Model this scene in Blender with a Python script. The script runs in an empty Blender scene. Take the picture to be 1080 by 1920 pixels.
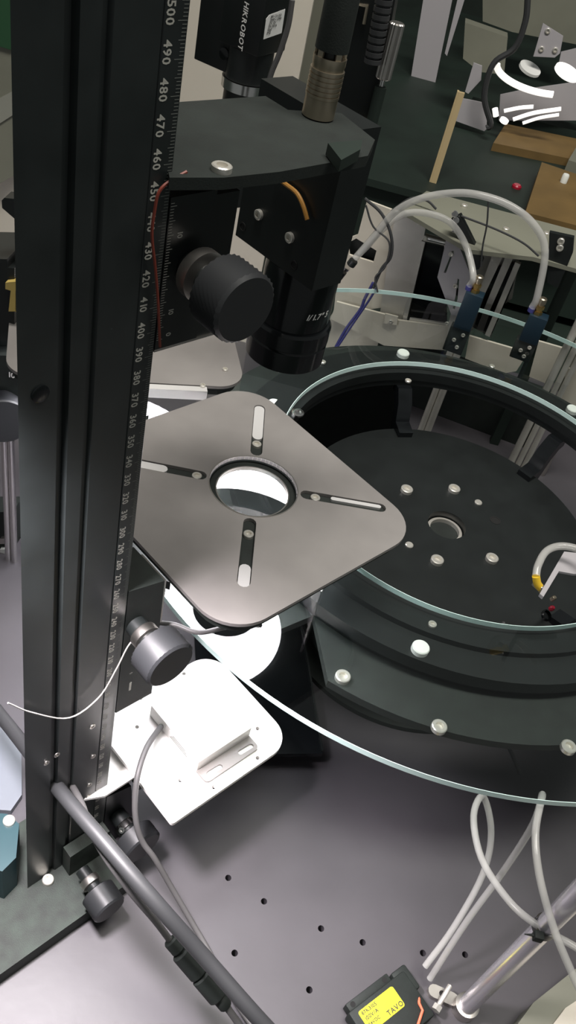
import bpy, bmesh, math, random
from mathutils import Vector, Matrix
from mathutils.geometry import tessellate_polygon
random.seed(7)
rad = math.radians
scene = bpy.context.scene
COL = scene.collection
MM = 0.001                                  # everything below is written in millimetres

# ------------------------------------------------------------------ camera
FPX, PITCH, ROLL, CAMZ = 1630.0, rad(42.2), rad(15.1), 569.0
W = Vector((0, math.cos(PITCH), -math.sin(PITCH)))
_u = Vector((0, math.sin(PITCH), math.cos(PITCH)))
RT = math.cos(ROLL) * Vector((1, 0, 0)) + math.sin(ROLL) * _u
UP = -math.sin(ROLL) * Vector((1, 0, 0)) + math.cos(ROLL) * _u
CAM = Vector((0, 0, CAMZ))
cd = bpy.data.cameras.new('camera')
cd.sensor_fit = 'VERTICAL'; cd.sensor_height = 36.0
cd.lens = FPX * 36.0 / 1920.0
cd.clip_start = 0.01; cd.clip_end = 50
cam = bpy.data.objects.new('camera', cd); COL.objects.link(cam)
m = Matrix((RT, UP, -W)).transposed().to_4x4(); m.translation = CAM * MM
cam.matrix_world = m
scene.camera = cam

# ------------------------------------------------------------------ light
scene.view_settings.view_transform = 'Standard'
scene.view_settings.look = 'None'
scene.view_settings.gamma = 1.0
scene.view_settings.exposure = 0.0
scene.view_settings.use_curve_mapping = False
world = bpy.data.worlds.new('room_air'); scene.world = world
world.use_nodes = True
world.node_tree.nodes['Background'].inputs[0].default_value = (0.70, 0.74, 0.72, 1)
world.node_tree.nodes['Background'].inputs[1].default_value = 0.20

def area(name, loc, target, sx, sy, power, col):
    l = bpy.data.lights.new(name, 'AREA'); l.shape = 'RECTANGLE'
    l.size = sx; l.size_y = sy; l.energy = power; l.color = col
    o = bpy.data.objects.new(name, l); COL.objects.link(o)
    o.location = Vector(loc) * MM
    o.rotation_euler = (Vector(target) - Vector(loc)).to_track_quat('-Z', 'Y').to_euler()
    return o
area('ceiling_lamp', (150, 250, 2100), (60, 700, 0), 1.2, 0.4, 46, (1.0, 0.97, 0.90))
sp = bpy.data.lights.new('work_lamp', 'SPOT'); sp.energy = 21; sp.color = (1.0, 0.93, 0.97)
sp.spot_size = rad(84); sp.spot_blend = 1.0; sp.shadow_soft_size = 0.025
so = bpy.data.objects.new('work_lamp', sp); COL.objects.link(so)
so.location = Vector((-113, 191, 400)) * MM
so.rotation_euler = (Vector((-45, 190, 0)) - Vector((-113, 191, 400))).to_track_quat('-Z', 'Y').to_euler()

# ------------------------------------------------------------------ geometry helpers
def ray(px, py):
    return W + RT * ((px - 540) / FPX) - UP * ((py - 960) / FPX)
def at(px, py, z):                           # point of the horizontal level z seen at a pixel of the photograph
    r = ray(px, py); return CAM + r * ((z - CAMZ) / r.z)
def dirv(a): return Vector((math.cos(rad(a)), math.sin(rad(a)), 0))
def onp(px, py, p, n):                       # point of the plane through p with normal n
    r = ray(px, py); return CAM + r * ((Vector(p) - CAM).dot(n) / r.dot(n))
def frame(o, x, y):                          # matrix with origin o, x axis, y axis
    x = Vector(x).normalized(); z = x.cross(Vector(y)).normalized(); y = z.cross(x)
    m = Matrix((x, y, z)).transposed().to_4x4(); m.translation = Vector(o); return m
E1, E2, ZU = dirv(52), dirv(-38), Vector((0, 0, 1))

def bm_(): return bmesh.new()
def prism(bm, poly, h, M=None, holes=(), z0=0.0):
    """extrude a 2-D outline (with holes) from z0 to z0+h in the frame M"""
    M = M or Matrix()
    loops = [list(poly)] + [list(x) for x in holes]
    flat = [p for l in loops for p in l]
    tris = tessellate_polygon([[Vector((p[0], p[1], 0)) for p in l] for l in loops])
    top = [bm.verts.new(M @ Vector((p[0], p[1], z0 + h))) for p in flat]
    bot = [bm.verts.new(M @ Vector((p[0], p[1], z0))) for p in flat]
    for t in tris:
        a, b, c = [flat[i] for i in t]
        s = (b[0]-a[0])*(c[1]-a[1]) - (b[1]-a[1])*(c[0]-a[0])
        if abs(s) < 1e-9: continue
        t = t if s > 0 else t[::-1]
        try:
            bm.faces.new([top[i] for i in t]); bm.faces.new([bot[i] for i in t[::-1]])
        except ValueError: pass
    k = 0
    for l in loops:
        n = len(l)
        for i in range(n):
            j = (i + 1) % n
            try: bm.faces.new([bot[k+i], bot[k+j], top[k+j], top[k+i]])
            except ValueError: pass
        k += n
    return bm
def box(bm, c, size, M=None, bev=0.0):
    """box centred at c (in frame M)"""
    M = M or Matrix()
    t = bmesh.new(); bmesh.ops.create_cube(t, size=1)
    for v in t.verts: v.co = Vector((v.co.x*size[0] + c[0], v.co.y*size[1] + c[1], v.co.z*size[2] + c[2]))
    if bev: bmesh.ops.bevel(t, geom=t.edges[:], offset=bev, segments=2, profile=0.5, affect='EDGES')
    mp = {v: bm.verts.new(M @ v.co) for v in t.verts}
    for f in t.faces: bm.faces.new([mp[v] for v in f.verts])
    t.free(); return bm
def lathe(bm, o, axis, prof, seg=32, jit=0.0, cap=True):
    """profile of (radius, height) turned about axis at o"""
    axis = Vector(axis).normalized()
    x = axis.orthogonal().normalized(); y = axis.cross(x)
    rings = []
    for k, (r, h) in enumerate(prof):
        ring = []
        for i in range(seg):
            a = 2*math.pi*i/seg
            rr = r + (jit if (i + k) % 2 and 0 < k < len(prof)-1 else 0)
            ring.append(bm.verts.new(Vector(o) + axis*h + (x*math.cos(a) + y*math.sin(a))*rr))
        rings.append(ring)
    for a, b in zip(rings, rings[1:]):
        for i in range(seg):
            j = (i+1) % seg; bm.faces.new([a[i], a[j], b[j], b[i]])
    if cap: bm.faces.new(rings[0][::-1]); bm.faces.new(rings[-1])
    return bm
def cyl(bm, a, b, r, r2=None, seg=24):
    a, b = Vector(a), Vector(b)
    return lathe(bm, a, b-a, [(r, 0), (r if r2 is None else r2, (b-a).length)], seg)
def smooth(pts, n=6):
    out = []; P = [Vector(p) for p in pts]
    P = [P[0]*2-P[1]] + P + [P[-1]*2-P[-2]]
    for i in range(1, len(P)-2):
        a, b, c, d = P[i-1:i+3]
        for k in range(n):
            t = k/n
            out.append(0.5*((2*b) + (c-a)*t + (2*a-5*b+4*c-d)*t*t + (3*b-a-3*c+d)*t**3))
    return out + [P[-2]]
def tube(bm, pts, r, seg=10, sm=6, hollow=False):
    P = smooth(pts, sm) if sm else [Vector(p) for p in pts]
    t = (P[1]-P[0]).normalized(); x = t.orthogonal().normalized(); rings = []
    for i, p in enumerate(P):
        t = (P[min(i+1, len(P)-1)] - P[max(i-1, 0)]).normalized()
        x = (x - t*x.dot(t)).normalized(); y = t.cross(x)
        rr = r[min(i*len(r)//len(P), len(r)-1)] if isinstance(r, (list, tuple)) else r
        rings.append([bm.verts.new(p + (x*math.cos(2*math.pi*k/seg) + y*math.sin(2*math.pi*k/seg))*rr) for k in range(seg)])
    for a, b in zip(rings, rings[1:]):
        for k in range(seg): bm.faces.new([a[k], a[(k+1) % seg], b[(k+1) % seg], b[k]])
    bm.faces.new(rings[0][::-1]); bm.faces.new(rings[-1])
    return bm
def circle(c, r, n=32, a0=0.0): return [(c[0]+r*math.cos(a0+2*math.pi*i/n), c[1]+r*math.sin(a0+2*math.pi*i/n)) for i in range(n)]
def rrect(x0, y0, x1, y1, r, n=8):
    r = r if isinstance(r, (list, tuple)) else [r]*4; out = []
    for (cx, cy, sx, sy, a), q in zip(((x1, y1, -1, -1, 0), (x0, y1, 1, -1, 90), (x0, y0, 1, 1, 180), (x1, y0, -1, 1, 270)), r):
        for k in range(n+1):
            t = rad(a + 90*k/n); out.append((cx+sx*q+q*math.cos(t), cy+sy*q+q*math.sin(t)))
    return out
def slot(p, q, w, n=6):
    p, q = Vector(p), Vector(q); d = (q-p).normalized(); a = math.atan2(d.y, d.x); out = []
    for c, s in ((q, -90), (p, 90)):
        for k in range(n+1):
            t = a + rad(s + 180*k/n); out.append((c.x + w*math.cos(t), c.y + w*math.sin(t)))
    return out
def ring(bm, c, ri, ro, z0, z1, seg=96):
    return prism(bm, circle(c, ro, seg), z1-z0, Matrix.Translation((0, 0, z0)), [circle(c, ri, seg)])
def vpoly(bm, pxs, p, n, th, holes=(), off=0.0):
    """upright sheet: outline given at pixels, on the plane through p with (horizontal) normal n, thickness going away from n"""
    n = Vector(n); o = Vector(p) + n*off
    M = frame(o, ZU.cross(n), ZU); Mi = M.inverted()
    f = lambda q: (Mi @ onp(q[0], q[1], o, n)).to_2d()
    return prism(bm, [f(q) for q in pxs], th, M, [[f(q) for q in h] for h in holes], z0=-th)
def hpoly(bm, pxs, z, th):
    return prism(bm, [at(x, y, z).to_2d() for x, y in pxs], th, Matrix.Translation((0, 0, z-th)))
_glyph = {}
def glyph(ch):
    if ch not in _glyph:
        c = bpy.data.curves.new('t', 'FONT'); c.body = ch; c.size = 1.0; c.resolution_u = 2; c.offset = 0.022
        o = bpy.data.objects.new('t', c); COL.objects.link(o)
        me = o.to_mesh(); vs = [v.co.copy() for v in me.vertices]; fs = [tuple(p.vertices) for p in me.polygons]
        w = max([v.x for v in vs], default=0.25) + 0.07
        o.to_mesh_clear(); bpy.data.objects.remove(o); bpy.data.curves.remove(c)
        _glyph[ch] = (vs, fs, w if ch != ' ' else 0.3)
    return _glyph[ch]
def text(bm, s, M, size, shear=0.0, center=False):
    """flat lettering in the xy plane of M"""
    x = -sum(glyph(c)[2] for c in s)*size/2 if center else 0.0
    for ch in s:
        vs, fs, w = glyph(ch)
        nv = [bm.verts.new(M @ Vector((x + (v.x + v.y*shear)*size, v.y*size, 0))) for v in vs]
        for f in fs: bm.faces.new([nv[i] for i in f])
        x += w*size
    return bm

# ------------------------------------------------------------------ materials
def mat(name, col, rough=0.5, metal=0.0, noise=0.0, scale=60.0, bump=0.0, emit=None, estr=0.0, spec=0.5, rvar=0.0):
    m = bpy.data.materials.new(name); m.use_nodes = True
    nt = m.node_tree; b = nt.nodes['Principled BSDF']
    b.inputs['Base Color'].default_value = (*col, 1); b.inputs['Roughness'].default_value = rough
    b.inputs['Metallic'].default_value = metal; b.inputs['Specular IOR Level'].default_value = spec
    if noise or bump or rvar:
        tc = nt.nodes.new('ShaderNodeTexCoord'); nz = nt.nodes.new('ShaderNodeTexNoise')
        nz.inputs['Scale'].default_value = scale; nz.inputs['Detail'].default_value = 5
        nt.links.new(tc.outputs['Object'], nz.inputs['Vector'])
        if noise:
            mr = nt.nodes.new('ShaderNodeMapRange'); mr.inputs[1].default_value = 0.3; mr.inputs[2].default_value = 0.7
            mr.inputs[3].default_value = 1-noise; mr.inputs[4].default_value = 1+noise
            mx = nt.nodes.new('ShaderNodeVectorMath'); mx.operation = 'SCALE'; mx.inputs[0].default_value = col
            nt.links.new(nz.outputs['Fac'], mr.inputs[0]); nt.links.new(mr.outputs[0], mx.inputs['Scale'])
            nt.links.new(mx.outputs[0], b.inputs['Base Color'])
        if rvar:
            m2 = nt.nodes.new('ShaderNodeMapRange'); m2.inputs[1].default_value = 0.3; m2.inputs[2].default_value = 0.7
            m2.inputs[3].default_value = rough-rvar; m2.inputs[4].default_value = rough+rvar
            nt.links.new(nz.outputs['Fac'], m2.inputs[0]); nt.links.new(m2.outputs[0], b.inputs['Roughness'])
        if bump:
            bp = nt.nodes.new('ShaderNodeBump'); bp.inputs['Strength'].default_value = bump; bp.inputs['Distance'].default_value = 0.0004
            n2 = nt.nodes.new('ShaderNodeTexNoise'); n2.inputs['Scale'].default_value = scale*18
            nt.links.new(tc.outputs['Object'], n2.inputs['Vector'])
            nt.links.new(n2.outputs['Fac'], bp.inputs['Height']); nt.links.new(bp.outputs[0], b.inputs['Normal'])
    if emit:
        b.inputs['Emission Color'].default_value = (*emit, 1); b.inputs['Emission Strength'].default_value = estr
    return m
def glass_mat(name, tint, ior, rough=0.0, spread=0.0):
    m = bpy.data.materials.new(name); m.use_nodes = True; nt = m.node_tree; nt.nodes.clear()
    out = nt.nodes.new('ShaderNodeOutputMaterial'); tr = nt.nodes.new('ShaderNodeBsdfTransparent'); tr.inputs[0].default_value = (*tint, 1)
    gl = nt.nodes.new('ShaderNodeBsdfGlossy'); gl.inputs['Roughness'].default_value = rough
    fr = nt.nodes.new('ShaderNodeFresnel'); fr.inputs['IOR'].default_value = ior
    ge = nt.nodes.new('ShaderNodeNewGeometry'); iv = nt.nodes.new('ShaderNodeMath'); iv.operation = 'SUBTRACT'; iv.inputs[0].default_value = 1
    mu = nt.nodes.new('ShaderNodeMath'); mu.operation = 'MULTIPLY'; mx = nt.nodes.new('ShaderNodeMixShader')
    nt.links.new(ge.outputs['Backfacing'], iv.inputs[1]); nt.links.new(fr.outputs[0], mu.inputs[0]); nt.links.new(iv.outputs[0], mu.inputs[1])
    nt.links.new(mu.outputs[0], mx.inputs[0]); nt.links.new(tr.outputs[0], mx.inputs[1]); nt.links.new(gl.outputs[0], mx.inputs[2])
    nt.links.new(mx.outputs[0], out.inputs[0]); return m
BLACK = mat('black_anodised', (0.010, 0.012, 0.012), 0.38, noise=0.2, scale=40)
BLACKG = mat('black_gloss', (0.006, 0.007, 0.008), 0.16)
BLACKM = mat('black_matt', (0.009, 0.013, 0.011), 0.7, noise=0.25, scale=90, bump=0.15)
KNURL = mat('black_knurled', (0.022, 0.023, 0.025), 0.42)
COLUMN = mat('column_anodised', (0.020, 0.024, 0.024), 0.36, noise=0.3, scale=25, rvar=0.06)
FOOT = mat('dusty_shaded_green', (0.010, 0.017, 0.012), 0.65, noise=0.5, scale=120, bump=0.3)
GUN = mat('gunmetal_plate', (0.29, 0.27, 0.262), 0.44, metal=0.3, noise=0.2, scale=14, rvar=0.06)
TABLE = mat('dark_anodised_table', (0.056, 0.051, 0.058), 0.48, noise=0.18, scale=9, rvar=0.07, bump=0.12)
GREENBLK = mat('dark_green_paint', (0.010, 0.019, 0.014), 0.6, noise=0.4, scale=8)
STEEL = mat('polished_steel', (0.78, 0.76, 0.75), 0.18, metal=1.0)
STEELM = mat('brushed_steel', (0.55, 0.52, 0.49), 0.34, metal=1.0, noise=0.12, scale=50)
SCREW = mat('screw_steel', (0.74, 0.71, 0.65), 0.30, metal=0.65)
SATIN = mat('satin_steel', (0.66, 0.63, 0.58), 0.36, metal=0.55, noise=0.08, scale=40)
SLIDER = mat('bare_bright_metal', (0.82, 0.80, 0.80), 0.3, metal=0.4)
POLE = mat('satin_pole', (0.70, 0.68, 0.72), 0.27, metal=0.7)
BRASS = mat('brass', (0.62, 0.42, 0.16), 0.30, metal=1.0)
NICKEL = mat('dull_nickel', (0.50, 0.43, 0.33), 0.36, metal=1.0)
WHITE = mat('white_painted_plate', (0.86, 0.83, 0.80), 0.5)
WHITEP = mat('white_plastic', (0.82, 0.84, 0.80), 0.4)
BEIGE = mat('beige_sheet_metal', (0.60, 0.55, 0.47), 0.5, noise=0.05, scale=5)
GREYGRN = mat('grey_green_paint', (0.19, 0.19, 0.15), 0.5, noise=0.1, scale=10)
LAV = mat('pale_grey_sheet', (0.40, 0.38, 0.40), 0.45)
LABELW = mat('white_label', (0.75, 0.75, 0.73), 0.6)
INK = mat('grey_ink', (0.035, 0.035, 0.03), 0.6)
MARK = mat('engraved_white', (0.48, 0.47, 0.42), 0.6)
MARKD = mat('engraved_grey', (0.20, 0.21, 0.19), 0.6)
MARKB = mat('printed_white', (0.85, 0.83, 0.80), 0.6)
YELLOW = mat('yellow_label', (0.85, 0.78, 0.02), 0.5)
YELP = mat('yellow_plastic', (0.80, 0.52, 0.03), 0.4)
YELM = mat('yellow_brass_rack', (0.45, 0.33, 0.10), 0.45)
BROWN = mat('brown_board', (0.155, 0.095, 0.030), 0.7, noise=0.15, scale=20)
TANPOST = mat('tan_post', (0.52, 0.40, 0.22), 0.5)
CABLE = mat('black_cable', (0.035, 0.036, 0.038), 0.5)
CABLEG = mat('grey_cable', (0.085, 0.082, 0.082), 0.5)
WIREW = mat('pale_wire', (0.36, 0.34, 0.32), 0.45)
RED = mat('red_reflection', (0.20, 0.035, 0.02), 0.5)
ORANGE = mat('orange_reflection', (0.42, 0.20, 0.04), 0.5)
BLUE = mat('blue_cable', (0.05, 0.05, 0.22), 0.45)
BLUEP = mat('blue_plastic', (0.006, 0.020, 0.034), 0.4)
TEAL = mat('teal_plastic', (0.003, 0.038, 0.048), 0.45)
REDLED = mat('red_lens', (0.35, 0.01, 0.03), 0.3)
CLEAR = mat('clear_hose', (0.62, 0.61, 0.59), 0.12)
GLASSE = mat('ground_glass_edge', (0.78, 1.0, 0.96), 0.4)
GLASS = glass_mat('clear_glass', (0.965, 0.985, 0.98), 1.62)
LAMP = mat('lamp_diffuser', (0.9, 0.9, 0.9), 0.5, emit=(0.97, 0.95, 1.0), estr=24.0)
LAMP2 = mat('ring_lamp_and_glare', (0.9, 0.9, 0.9), 0.5, emit=(1.0, 0.95, 0.88), estr=0.95)
FLANGE = mat('shaded_flange_grey', (0.24, 0.22, 0.21), 0.45)  # darker tone holds the shade on the flange
HOLE = mat('dark_hole', (0.004, 0.004, 0.004), 0.8)
b = CLEAR.node_tree.nodes['Principled BSDF']; b.inputs['Alpha'].default_value = 0.45

# ------------------------------------------------------------------ object helpers
ORG = {}
def finish(name, bm, m, origin, ang=35):
    bmesh.ops.remove_doubles(bm, verts=bm.verts, dist=1e-5)
    bmesh.ops.recalc_face_normals(bm, faces=bm.faces)
    for v in bm.verts: v.co = (v.co - origin) * MM
    me = bpy.data.meshes.new(name); bm.to_mesh(me); bm.free()
    me.materials.append(m)
    for p in me.polygons: p.use_smooth = True
    me.set_sharp_from_angle(angle=rad(ang))
    return me
def props(o, label=None, cat=None, group=None, kind=None):
    for k, v in (('label', label), ('category', cat), ('group', group), ('kind', kind)):
        if v: o[k] = v
    return o
def thing(name, label, cat, loc, group=None):
    o = bpy.data.objects.new(name, None); COL.objects.link(o)
    o.empty_display_size = 0.01
    o.location = Vector(loc) * MM; ORG[o] = Vector(loc)
    return props(o, label, cat, group)
def part(name, bm, m, parent, label=None, kind=None):
    o = bpy.data.objects.new(name, finish(name, bm, m, ORG[parent])); COL.objects.link(o)
    o.parent = parent; ORG[o] = ORG[parent]
    return props(o, label, kind=kind)
def solo(name, bm, m, label, cat, loc=None, group=None):
    loc = Vector(loc) if loc is not None else sum((v.co for v in bm.verts), Vector()) / len(bm.verts)
    o = bpy.data.objects.new(name, finish(name, bm, m, loc)); COL.objects.link(o)
    o.location = loc * MM; ORG[o] = loc
    return props(o, label, cat, group)
def structure(name, bm, m):
    o = bpy.data.objects.new(name, finish(name, bm, m, Vector())); COL.objects.link(o)
    o['kind'] = 'structure'; ORG[o] = Vector(); return o
_mesh = {}
def put(name, key, build, m, parent, loc, axis=ZU):
    """a repeated small part (screw, bolt ...) sharing one mesh"""
    if key not in _mesh:
        bm = bm_(); build(bm); _mesh[key] = finish(name, bm, m, Vector())
    o = bpy.data.objects.new(name, _mesh[key]); COL.objects.link(o)
    o.parent = parent; o.location = (Vector(loc) - ORG[parent]) * MM
    o.rotation_euler = ZU.rotation_difference(Vector(axis)).to_euler()
    return o
def capscrew(r, h):                          # socket-head screw with a hexagon socket
    def f(bm):
        s = 6
        lathe(bm, (0, 0, 0), ZU, [(r, 0), (r, h*0.85), (r*0.88, h), (r*0.55, h), (r*0.50, h*0.35)], 18)
    return f
def screw(parent, loc, r=2.6, h=2.2, axis=ZU, m=None):
    m = m or SCREW
    return put('screw', ('screw', r, h, m.name), capscrew(r, h), m, parent, loc, axis)
def knob(parent, face, length, r, ringm=STEEL, stem=8.0, ax=E2, gap=0.0, cr=0.6):
    """knurled knob; face = centre of its outer face; the shaft runs back along ax"""
    fc = Vector(face); bm = bm_()
    prof = [(r*0.86, 0)] + [(r, 1 + (length-2.2)*k/11) for k in range(12)] + [(r*0.93, length)]
    lathe(bm, fc - ax*length, ax, prof, 64, jit=r*0.035)
    k = part('knob', bm, KNURL, parent)
    bm = bm_(); lathe(bm, fc - ax*(length+gap+5), ax, [(r*cr*.97, 0), (r*cr, 0.6), (r*cr, 4.6), (r*cr*.85, 5)], 32)
    part('collar', bm, ringm, k, 'bright metal collar')
    bm = bm_(); cyl(bm, fc - ax*(length+gap+5+stem), fc - ax*(length+.2), r*0.42)
    part('shaft', bm, BLACK, k)
    return k
LAMPR = 49.0
C = Vector((124, 525, 0))                    # axis of the rotary table
H = Vector((-23, 377, 0))                    # axis of the inspection lens
R0 = Vector((-66, 254, 0))                   # ruler line on the column

# ------------------------------------------------------------------ structure
hole_px = [(428,1646),(495,1690),(440,1787),(602,1741),(680,1767),(580,1856),(793,1787),(872,1790)]
holes = [circle(at(x, y, 0).to_2d(), 2.1, 14) for x, y in hole_px]
structure('floor', prism(bm_(), [(-620, 40), (620, 40), (620, 1000), (-620, 1000)], 12, Matrix.Translation((0, 0, -12)), holes), TABLE)
bm = bm_(); box(bm, (0, 1500, -22), (5000, 3400, 16)); structure('trim_1', bm, GREENBLK)
bm = bm_(); box(bm, (-480, 905, 350), (760, 6, 700)); structure('wall_left', bm, BEIGE)
bm = bm_(); box(bm, (600, 2900, 850), (5200, 20, 1800)); structure('wall_back', bm, GREENBLK)

# ------------------------------------------------------------------ rotary table with its glass disc
t = thing('rotary_table', 'black round rotary table with steel-screwed hub and bracket arms under the glass disc', 'machine', C)
bm = bm_(); ring(bm, C, 140, 160, 162, 170); part('raised_ring', bm, BLACK, t)
bm = bm_(); ring(bm, C, 141, 180, 156, 165.5); part('bolt_ring', bm, BLACK, t)
def polar(r, a, z=0): return Vector((C.x + r*math.cos(rad(a)), C.y + r*math.sin(rad(a)), z))
a0, a1 = -110.5, -123.5                        # the flange is cut straight beside the light panel
outer = [polar(212, a0 + 347*k/110).to_2d() for k in range(111)]
outer += [polar(176, -121).to_2d()]
bm = bm_(); prism(bm, outer, 6, Matrix.Translation((0, 0, 143)), [circle(C, 166, 72)]); part('flange', bm, BLACKM, t)
bm = bm_(); ring(bm, C, 167, 176, 149, 156); part('spacer_ring', bm, BLACK, t)
bm = bm_(); prism(bm, circle(C, 120, 96), 9, Matrix.Translation((0, 0, 115)), [circle(C, 15.5, 40)]); part('hub_plate', bm, BLACK, t)
bm = bm_(); lathe(bm, C + ZU*95, ZU, [(14.5, 0), (14.5, 23), (12, 23.5), (12, 18), (4, 17)], 40); part('hub_bore', bm, SATIN, t, 'bright steel bore seen in the hub hole')
bm = bm_(); lathe(bm, C, ZU, [(95, 0), (95, 10), (70, 12), (70, 115)], 64); part('pedestal', bm, BLACKM, t)
bm = bm_(); lathe(bm, C, ZU, [(112, .3), (112, 5), (96, 5.1)], 72); part('added_dark_disc', bm, BLACKM, t)  # added disc that darkens the floor inside the hub ring
bm = bm_(); prism(bm, [polar(q, a).to_2d() for q, aa in ((190, range(104, 181, 4)), (187, range(180, 103, -4))) for a in aa], 141.9, z0=.2); part('added_dark_wall', bm, BLACKM, t)  # made-up black wall, darkens the view through the hub ring
for a in (142, 85, -36, -98, 202):
    screw(t, polar(45, a, 124), 5.0, 3.2)
for a in (56, -129):
    put('dowel', 'dowel', lambda bm: lathe(bm, (0,0,0), ZU, [(3.2, 0), (3.2, .8), (2.6, 1.4)], 20), SCREW, t, polar(45, a, 124))
put('hub_hole', 'hub_hole', lambda bm: lathe(bm, (0,0,0), ZU, [(4.6, 0), (4.6, .25), (3.6, .25), (3.6, .05)], 20), HOLE, t, polar(45, 28, 124))
for a in (113, 53.5, 190, 250, 320):              # stepped arms from the hub up to the ring
    d, s = dirv(a), dirv(a+90)
    M = frame(C, d, ZU)                        # x outwards, y up
    bm = bm_(); prism(bm, [(108, 124.1), (108, 129), (121, 131), (127, 146), (136, 156), (146, 156), (146, 149), (140, 147), (133, 138), (128, 124), (124, 115), (120.1, 115), (120.1, 124.1)], 13, M, z0=-6.5)
    part('bracket_arm', bm, BLACKG, t)
for x, y in ((757,660),(1075,765),(790,1212),(515,755)):
    q = at(x, y, 169.5); put('standoff_bolt', 'standoff', lambda bm: lathe(bm, (0,0,0), ZU, [(5.6, 0), (5.6, 3.2), (5.0, 4.0)], 28), WHITEP, t, (q.x, q.y, 165.6))
q = at(1045, 1195, 170); put('standoff_bolt', 'standoff', None, WHITEP, t, (q.x, q.y, 165.6))
for x, y, z in ((605,680,166),(922,688,166),(810,1172,170.2),(765,715,170.2)):
    put('small_screw', 'small_screw', capscrew(2.7, 1.6), SCREW, t, at(x, y, z))
q = at(558, 775, 170); put('ring_socket', 'ring_socket', lambda bm: lathe(bm, (0,0,0), ZU, [(5, 0), (5, 1.2), (4.2, 1.5), (2.6, 1.5), (2.6, .4)], 24), STEEL, t, q)
for x, y in ((644,1266),(825,1360),(1068,1398)):
    q = at(x, y, 152.5); screw(t, (q.x, q.y, 149), 4.8, 3.4)

g = thing('glass_disc', 'large clear ring-shaped glass disc with pale turquoise ground edges on the rotary table', 'glass disc', C + ZU*174)
bm = bm_(); prism(bm, circle(C, 264, 180), 4.0, Matrix.Translation((0, 0, 174)), [circle(C, 145, 120)]); part('clear_pane', bm, GLASS, g)
for r, n, nm in ((264, 180, 1), (145, 120, -1)):
    bm = bm_()
    prism(bm, circle(C, r + 0.35 if nm > 0 else r - 0.02, n), 4.1, Matrix.Translation((0, 0, 173.95)), [circle(C, r + 0.02 if nm > 0 else r - 0.4, n)])
    part('ground_edge', bm, GLASSE, g, 'pale turquoise ground edge')

# ------------------------------------------------------------------ lamp unit over the glass, square with a viewing hole
t = thing('square_lamp_unit', 'square gunmetal lamp unit with a round viewing hole and four slots, above the glass edge', 'lamp', H + ZU*224)
Mp = frame(H, E2, E1)                          # x = E2, y = E1
e0 = (-78.5, -82.0, 78.5, 63.0)
sl = [slot((dirv(a)*31).to_2d(), (dirv(a)*75).to_2d(), 3.6) for a in (46, 137, 224, 316)]
sdir = (46, 137, 224, 316)
bm = bm_(); prism(bm, rrect(*e0, [24]*4, 10), 2.2, Mp, [circle((0, 0), 25.6, 64)] + sl, z0=237.8); part('cover_plate', bm, GUN, t)
bm = bm_(); ring(bm, H, 21.3, 25.5, 233.5, 235.5); part('hole_seat', bm, BLACKM, t)
bm = bm_(); ring(bm, H, 25.6, 26.2, 237.6, 240.25); part('hole_rim', bm, STEELM, t, 'bright rim of the viewing hole')
bm = bm_(); ring(bm, H, 20.9, 21.6, 233.2, 235.9); part('inner_rim', bm, STEELM, t, 'bright inner rim of the viewing hole')
bm = bm_(); prism(bm, rrect(e0[0]+3, e0[1]+3, e0[2]-3, e0[3]-3, 21, 8), 6.6, Mp, [circle((0, 0), 25.5, 48)], z0=231.0); part('housing', bm, BLACKM, t)
bm = bm_(); w_ = [((H.x + q*math.cos(rad(64 + a))), (H.y + q*math.sin(rad(64 + a)))) for q, rr in ((56, 1), (57.5, -1)) for a in [rr*(-80 + 5*k) for k in range(33)]]
prism(bm, w_, 30, z0=186.0); part('back_reflector', bm, WHITE, t, 'white inner reflector wall')
bm = bm_(); prism(bm, w_, 14.4, z0=216.2); part('reflector_holder', bm, LAV, t)
bm = bm_(); prism(bm, circle((H.x - 9, H.y - 14), LAMPR, 64), 2.5, Matrix.Translation((0, 0, 228.4)), [circle(H, 21.6, 48)]); part('diffuser', bm, LAMP, t, 'bright white ring diffuser')
for a, (b0, b1), w in zip(sdir, ((44, 74.5), (44, 75), (50, 76), (62, 77)), (1.5, 3.3, 3.1, 3.2)):
    d = dirv(a); off = (0, 0) if w > 2 else (-d.y*1.6, d.x*1.6)
    M = Mp @ Matrix.Translation((off[0], off[1], 0))
    bm = bm_(); prism(bm, slot((d*(b0+3)).to_2d(), (d*b1).to_2d(), w-0.1), 1.6, M, z0=237.7); part('slider', bm, SLIDER, t, 'bare metal slider in the slot')
for a, r in zip(sdir, (36.5, 39.5, 33, 39)):
    screw(t, Mp @ (dirv(a)*r + ZU*237.65), 2.9, 2.0)
bm = bm_(); prism(bm, [(-79, -70), (-79, -20), (-84, -14), (-84, -76)], 6, Mp, z0=231.5); part('hanger', bm, BLACKM, t)

t = thing('small_lamp_unit', 'dark second lamp plate with a rounded corner, partly behind the black column', 'lamp', (-95, 500, 224))
D1, D2 = dirv(20.8), dirv(-69.2)
corner = at(461, 727, 240)
M = frame(Vector((corner.x, corner.y, 0)), D1, D1.cross(ZU) * -1)    # x along D1, y away from the camera
bm = bm_(); prism(bm, rrect(-150, 0, 0, 150, 18, 8), 2.2, M, [circle((-75, 75), 26, 48)], z0=237.8); part('cover_plate', bm, GUN, t)
bm = bm_(); prism(bm, rrect(-147, 3, -3, 147, 16, 8), 6.6, M, [circle((-75, 75), 26, 48)], z0=231); part('housing', bm, BLACKM, t)
bm = bm_(); prism(bm, circle((-75, 75), 62, 48), 2.5, M, [circle((-75, 75), 26, 48)], z0=228.5); part('diffuser', bm, LAMP, t, 'bright white ring diffuser')
for x, y in ((422,694),(380,724)): screw(t, at(x, y, 240), 1.9, 1.3)
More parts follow.
